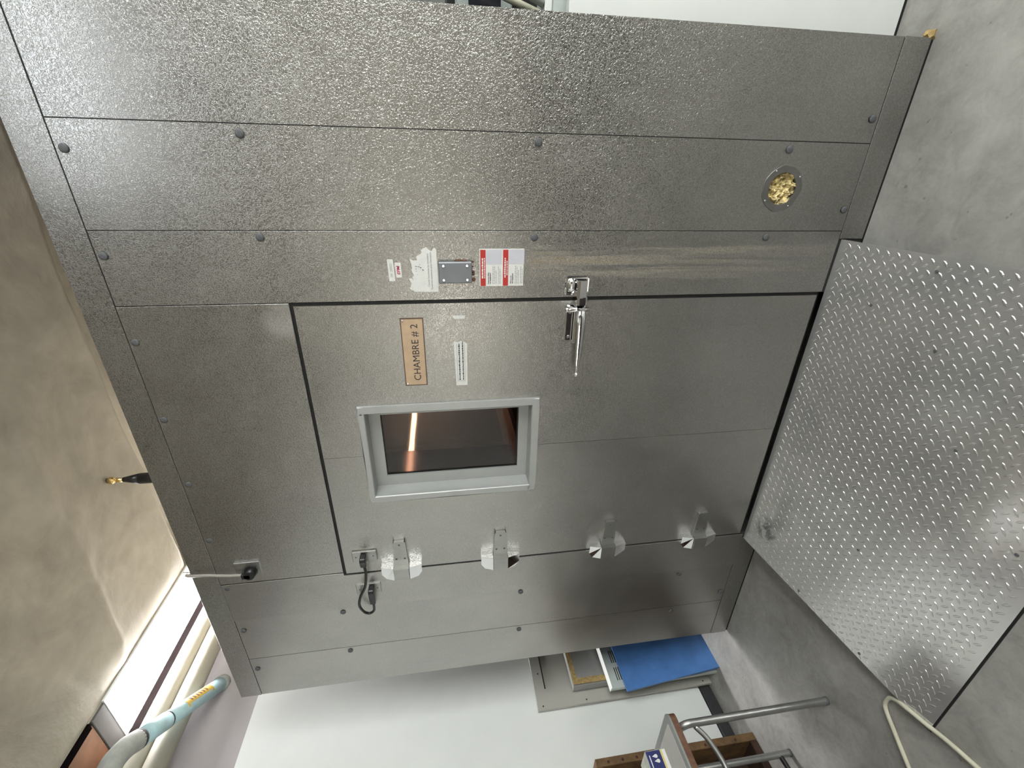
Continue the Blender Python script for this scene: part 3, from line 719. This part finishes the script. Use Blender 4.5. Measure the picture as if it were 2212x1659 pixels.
for k, (x, y, a) in enumerate(lugs):
    if k < 300:
        if me0 is None:
            b0 = lug_mesh(); o = mesh_obj('tread_lug', b0, 'tread', RP); me0 = o.data
        else:
            o = bpy.data.objects.new('tread_lug', me0); COL.objects.link(o); o.parent = RP
        o.matrix_parent_inverse = Matrix.Translation(-RP.location); o.matrix_basis = lug_matrix(x, y, a)
    else:
        tb = lug_mesh(); tb.transform(lug_matrix(x, y, a)); tm = bpy.data.meshes.new('tmp'); tb.to_mesh(tm); tb.free(); rest.from_mesh(tm); bpy.data.meshes.remove(tm)
tag(mesh_obj('tread_lug_pattern', rest, 'tread', RP), kind='stuff')
for (x, y) in ((2.255, -.36), (.80, -.36), (.80, -.66), (1.20, -.50), (1.55, -.86), (1.75, -.62), (2.02, -.45), (2.1, -.2)):
    z = RH + y * .102; bm = bmn(); cyl(bm, (x, y, z - .001), (x, y, z + .0025), .006, .0045, 10); mesh_obj('screw', bm, 'cap', RP)

# ------------------------------------------------------------------ pipes, pole near the ceiling
for nm, z, lab in (('beige_pipe', 3.412, 'upper thick beige lagged pipe along the left wall below the light panel'), ('beige_pipe', 3.290, 'lower thick beige lagged pipe along the left wall above the blue pipe')):
    t = thing(nm, (-.47, 0, z), lab, 'pipe', 'beige pipes along the left wall')
    bm = bmn(); cyl(bm, (-.455, -4.2, z), (-.455, 4.2, z), .0605, None, 24); mesh_obj('lagging', bm, 'beigepipe', t)
    for y in (-3.2, -1.6, 2.2, 3.6):
        bm = bmn(); box(bm, XW - .003, -.455, y - .012, y + .012, z - .010, z + .010); mesh_obj('bracket', bm, 'tube', t)
t = thing('blue_pipe', (-.2, .05, 3.16), 'pale blue painted pipe with yellow marker entering the grey upper wall', 'pipe')
A, B = Vector((-.549, .455, 3.161)), Vector((.085, -.215, 3.161)); d = B - A
bm = bmn(); cyl(bm, A, A + d * .93, .041, .041, 20); mesh_obj('pipe_run', bm, 'bluepipe', t)
for f0, f1, r, mt, nm in ((.0, .05, .048, 'greypipe', 'wall_collar'), (.66, .672, .0435, 'gap', 'joint_ring'), (.90, .93, .0465, 'gap', 'joint_ring'), (.672, .90, .0435, 'bluepipe', 'sleeve')):
    bm = bmn(); cyl(bm, A + d * f0, A + d * f1, r, None, 20); mesh_obj(nm, bm, mt, t)
bm = bmn(); tube(bm, [A + d * .92, A + d * 1.0, Vector((.13, -.30, 3.155)), Vector((.145, -.40, 3.12)), Vector((.145, -.47, 3.06))], .047, 18); mesh_obj('elbow', bm, 'greypipe', t)
bm = bmn(); cyl(bm, (.145, -.44, 3.085), (.145, -.52, 2.985), .052, None, 18); mesh_obj('lower_run', bm, 'teal', t)
dn_ = d.normalized(); u_ = Vector((0, 0, 1)); s_ = dn_.cross(u_).normalized()
def pipe_patch(f0, f1, a0, a1, r, mat, name):
    bm = bmn(); rows = []
    for i in range(7):
        p = A + d * (f0 + (f1 - f0) * i / 6)
        rows.append([[bm.verts.new(p + (s_ * math.cos(a) + u_ * math.sin(a)) * rr) for rr in (r, r - .002)] for a in [a0 + (a1 - a0) * k / 10 for k in range(11)]])
    for i in range(6):
        for k in range(10):
            bm.faces.new([rows[i][k][0], rows[i + 1][k][0], rows[i + 1][k + 1][0], rows[i][k + 1][0]])
    bmesh.ops.delete(bm, geom=[v for v in bm.verts if not v.link_faces], context='VERTS')
    bmesh.ops.solidify(bm, geom=list(bm.faces), thickness=.001)
    return mesh_obj(name, bm, mat, t)
sg = 1 if (s_.dot(Vector((2.5, -1.5, 1.6)) - A) > 0) else -1
base_a = 0 if sg > 0 else math.pi
pipe_patch(.22, .50, base_a - .25, base_a + .95, .0422, 'yellow', 'yellow_marker')
pipe_patch(.21, .225, base_a - 1.5, base_a + 1.3, .0424, 'yellow', 'marker_band'); pipe_patch(.495, .51, base_a - 1.5, base_a + 1.3, .0424, 'yellow', 'marker_band')
for k in range(6): pipe_patch(.27 + .035 * k, .285 + .035 * k, base_a + .05, base_a + .7, .0430, 'rustedge', 'marker_stroke')
t = thing('ceiling_pole', (.828, .85, 2.76), 'black pole rising from behind the chamber top edge to the ceiling', 'pole')
bm = bmn(); cyl(bm, (.828, .85, 2.7602), (.828, .85, 3.46), .022, None, 16); mesh_obj('pole_shaft', bm, 'black', t)
bm = bmn(); cyl(bm, (.828, .85, 3.22), (.828, .85, 3.27), .0225, .034, 16); cyl(bm, (.828, .85, 3.27), (.828, .85, 3.43), .034, .032, 16); cyl(bm, (.828, .85, 3.43), (.828, .85, 3.52), .032, .014, 16); box(bm, .84, .872, .832, .868, 3.26, 3.33); mesh_obj('clamp', bm, 'black', t)
bm = bmn(); cyl(bm, (.828, .85, 3.50), (.828, .85, 3.615), .012, .016, 12); bmesh.ops.create_uvsphere(bm, u_segments=12, v_segments=8, radius=.022, matrix=Matrix.Translation((.835, .84, 3.575))); mesh_obj('brass_fitting', bm, 'brass', t)

# ------------------------------------------------------------------ boards leaning on the left wall beside the chamber
def lean(name, x_bot, x_top, y0, y1, z0, z1, th, mat, parent, dy_top=0.0):
    """slab in a plane roughly parallel to the left wall, leaning by moving its top in -X"""
    bm = bmn(); P = []
    for (x, y, z) in ((x_bot, y0, z0), (x_bot, y1, z0), (x_top, y1, z1), (x_top, y0 + dy_top, z1)): P.append((x, y, z))
    F = [bm.verts.new(p) for p in P]; Bk = [bm.verts.new((p[0] - th, p[1], p[2])) for p in P]
    bm.faces.new(F); bm.faces.new(Bk[::-1])
    for i in range(4): bm.faces.new([F[i], F[(i + 1) % 4], Bk[(i + 1) % 4], Bk[i]])
    return mesh_obj(name, bm, mat, parent)
t = thing('leaning_board', (-.50, .6, 0), 'tall beige-grey board leaning against the white wall behind the other boards', 'board')
lean('board', -.490, -.505, -.020, 1.30, 0, 1.155, .018, 'beigeboard', t)
bm = bmn(); box(bm, -.5045, -.5000, .10, 1.0, 1.083, 1.091); mesh_obj('slot', bm, 'gap', t)
for (y, z) in ((.0, 1.12), (.0, .84), (.20, 1.115), (.0, .05)):
    bm = bmn(); xx = -.49 - .015 * z / 1.155; cyl(bm, (xx - .002, y, z), (xx + .0015, y, z), .005, None, 8); mesh_obj('hole_plug', bm, 'gap', t)
t = thing('framed_slab', (-.42, .4, 0), 'grey slab with a ragged yellow foam border standing behind the slotted panel', 'board')
lean('slab', -.405, -.425, .045, 1.0, 0, .918, .05, 'greyslab', t)
lean('foam_border', -.4025, -.4045, .045, 1.0, .890, .920, .003, 'tuft', t); lean('foam_border', -.4010, -.4025, .045, .080, .3, .890, .003, 'tuft', t)
t = thing('slotted_panel', (-.36, .4, 0), 'white panel edge with dark ventilation slots just behind the blue sheet', 'panel')
lean('panel_body', -.352, -.375, -.030, 1.0, 0, .703, .020, 'device', t)
lean('white_edge', -.351, -.375, -.034, 1.0, .700, .708, .022, 'white_pl', t)
for (ya, yb) in ((.015, .095), (.125, .205), (.235, .315)):
    for k in range(3):
        z = .640 - .013 * k; bm = bmn(); box(bm, -.378, -.3715 + .0004 * k, ya, yb, z, z + .0055); mesh_obj('slot', bm, 'gap', t)
t = thing('blue_sheet', (-.31, .4, 0), 'blue plastic sheet leaning in front of boards at the chamber corner', 'sheet')
lean('sheet_body', -.298, -.345, -.035, 1.0, 0.0, .618, .012, 'bluesheet', t, dy_top=-.035)

# ------------------------------------------------------------------ crate, table, carton, floor cable
t = thing('wooden_crate', (-.43, -.75, 0), 'wooden crate with dark inner boards standing on end against the left wall behind the table', 'crate')
y0, y1 = -1.15, -.385
bx('side_board', 'wood', t, -.515, -.330, y1 - .038, y1, 0, .93, bev=.003); bx('side_board', 'wood', t, -.515, -.330, y0, y0 + .038, 0, .93, bev=.003)
bx('end_board', 'wood', t, -.515, -.332, y0 + .038, y1 - .038, .895, .93, bev=.003); bx('end_board', 'darkwood', t, -.515, -.332, y0 + .038, y1 - .038, 0, .04, bev=.003)
bx('back_board', 'darkwood', t, -.515, -.495, y0 + .038, y1 - .038, .04, .895)  # inner boards in a darker brown than the side boards
bx('divider_board', 'darkwood', t, -.494, -.36, y0 + .038, y1 - .038, .47, .50)
for z in (.86, .78, .70, .30, .12):
    bm = bmn(); cyl(bm, (-.3302, y1 - .022, z), (-.3285, y1 - .022, z), .008, .006, 8); mesh_obj('knot', bm, 'darkwood', t)

t = thing('work_table', (.15, -.95, 0), 'small grey laminate table with tubular steel legs near the cream cable', 'table')
def rrect(x0, x1, y0, y1, r, n=5):
    pts = []
    for (cx, cy, a) in ((x1 - r, y1 - r, 0), (x0 + r, y1 - r, 90), (x0 + r, y0 + r, 180), (x1 - r, y0 + r, 270)):
        for k in range(n + 1):
            q = math.radians(a + 90 * k / n); pts.append((cx + r * math.cos(q), cy + r * math.sin(q)))
    return pts
TX0, TX1, TY0, TY1 = -.16, .425, -1.35, -.575
bm = bmn(); prism(bm, rrect(TX0, TX1, TY0, TY1, .03), 'z', .716, .7425); mesh_obj('table_top', bm, 'rustedge', t)
bm = bmn(); prism(bm, rrect(TX0 - .001, TX1 + .001, TY0 - .001, TY1 + .001, .03), 'z', .7425, .7505); mesh_obj('table_rim', bm, 'laminate_edge', t)
bm = bmn(); prism(bm, rrect(TX0 + .03, TX1 - .03, TY0 + .03, TY1 - .03, .012), 'z', .7505, .7515); mesh_obj('table_laminate', bm, 'laminate', t)
lr = .0155
def leg(x, y, sx, sy):
    bm = bmn(); tube(bm, [(x - sx * .05, y, .712), (x - sx * .02, y, .700), (x, y, .665), (x, y, .60), (x, y, .30), (x, y, .03), (x, y, .0005)], lr, 14); mesh_obj('leg', bm, 'tube', t)
    bm = bmn(); cyl(bm, (x, y, 0), (x, y, .012), lr + .001, None, 14); mesh_obj('foot_cap', bm, 'cap', t)
leg(.399, -.622, 1, 1); leg(-.095, -.595, -1, 1); leg(.399, -1.30, 1, -1); leg(-.095, -1.30, -1, -1)
bm = bmn(); tube(bm, [(.392, -.632, .640), (.372, -.68, .600), (.335, -.77, .565), (.30, -.87, .575), (.285, -.96, .62), (.28, -1.0, .70)], .011, 12); mesh_obj('brace', bm, 'tube', t)
bm = bmn(); tube(bm, [(-.095, -.595, .06), (-.095, -.70, .055), (-.095, -1.0, .055), (-.095, -1.30, .06)], .012, 12); mesh_obj('stretcher', bm, 'black', t)

t = thing('printed_carton', (.2, -.75, .7515), 'navy white and yellow printed carton standing on the grey table', 'carton')
bx('carton_body', 'boxgrey', t, .13, .243, -.93, -.628, .7515, .842)
bx('white_band', 'paper', t, .2432, .2440, -.928, -.630, .7520, .7665); bx('yellow_band', 'paleyellow', t, .2432, .2440, -.928, -.630, .7665, .7755); bx('navy_band', 'navy', t, .2432, .2440, -.928, -.630, .7755, .840)
def drop(y, z, s):
    bm = bmn(); pts = [(y + s * .5 * math.sin(a) * (1 if abs(a) > .5 else .4), z + s * .7 * -math.cos(a)) for a in [k * math.pi / 6 for k in range(12)]]
    prism(bm, [(y + .45 * s * math.cos(a), z + .45 * s * math.sin(a)) for a in [math.radians(q) for q in range(-220, 41, 26)]] + [(y, z + 1.1 * s)], 'x', .2440, .2444)
    mesh_obj('drop_print', bm, 'paper', t)
for (y, z) in ((-.650, .800), (-.668, .796), (-.702, .800), (-.720, .796)): drop(y, z, .016)
bm = bmn(); box(bm, .2440, .2444, -.705, -.645, .826, .830); mesh_obj('print_line', bm, 'paper', t)
bm = bmn(); prism(bm, [(-.745, .785), (-.745, .835), (-.80, .835), (-.815, .81), (-.80, .785)], 'x', .2440, .2444); mesh_obj('print_patch', bm, 'boxgrey', t)

bm = bmn(); pts = [(.43, -1.16, .008), (.52, -1.03, .008), (.573, -.949, .008), (.636, -.862, .008), (.675, -.811, .008), (.700, -.795, .008), (.735, -.797, .008), (.757, -.815, .010), (.783, -.852, .020), (.800, -.918, .014), (.818, -.981, .008), (.841, -1.067, .008), (.87, -1.18, .008)]
tube(bm, pts, .0078, 10)
tag(mesh_obj('floor_cable', bm, 'cream'), 'cream cable bent in a loop on the concrete floor at the ramp corner', 'cable')

# ------------------------------------------------------------------ dark bench shape added unseen behind the camera to darken the metal's reflections
t = thing('reflection_darkener', (2.1, -3.0, 0), 'long dark bench shape with doors, added behind the camera to darken reflections', 'workbench')
bx('bench_top', 'darkwood', t, -.35, 4.6, -3.42, -2.58, .88, .92, bev=.004); bx('bench_body', 'benchdark', t, -.32, 4.57, -3.38, -2.64, .09, .88); bx('plinth', 'gap', t, -.30, 4.55, -3.36, -2.70, 0, .09)
for k in range(6):
    x = -.31 + k * .8125; dr = bx('door', 'benchdark', t, x + .006, x + .806, -2.64, -2.622, .10, .87, bev=.002)
    bm = bmn(); cyl(bm, (x + .72, -2.610, .70), (x + .72, -2.610, .80), .006); mesh_obj('handle', bm, 'satin', dr)

# ------------------------------------------------------------------ things to the right of the chamber
t = thing('white_foam_board', (3.4, .17, 0), 'white board standing on the floor right of the chamber', 'board')
bx('board_face', 'white_pl', t, 2.935, 4.2, .152, .19, .012, 1.185, bev=.002); bx('dark_foot', 'rubber', t, 2.935, 4.2, .156, .186, 0, .012)
t = thing('bench_cabinet', (3.4, .5, 0), 'pale cabinet mostly hidden behind the white board', 'cabinet')
bx('cabinet_body', 'device', t, 2.94, 4.2, .24, .70, 0, 1.22, bev=.004); bx('cabinet_top', 'white_pl', t, 2.935, 4.22, .235, .72, 1.22, 1.245, bev=.003)
t = thing('instrument_box', (3.2, .47, 1.245), 'grey instrument with a dark display on the cabinet beside the chamber', 'instrument')
bx('case', 'device', t, 2.955, 3.42, .35, .62, 1.335, 1.53, bev=.006); bx('display', 'screen', t, 2.985, 3.35, .3480, .3498, 1.375, 1.485); bx('side_grip', 'black', t, 2.955, 3.42, .352, .618, 1.531, 1.556)
bx('feet', 'black', t, 2.97, 3.40, .37, .60, 1.2455, 1.334)
cols = ['cream', 'greypipe', 'cablegrey', 'white_pl']
lab = ['cream rolled tube leaning beside the instrument', 'grey rolled tube leaning next to the cream one', 'taupe rolled tube leaning next to the grey one', 'white rolled tube leaning nearest the white board']
for k in range(4):
    bm = bmn(); cyl(bm, (2.975 + .030 * k, .250 , 1.2465), (3.10 + .030 * k, .27, 1.62 - .05 * k), .011, None, 12)
    for v in bm.verts: v.co.x += .0; v.co.z += -.0
    o = mesh_obj('rolled_tube', bm, cols[k]); tag(o, lab[k], 'tube', 'rolled tubes beside the instrument')
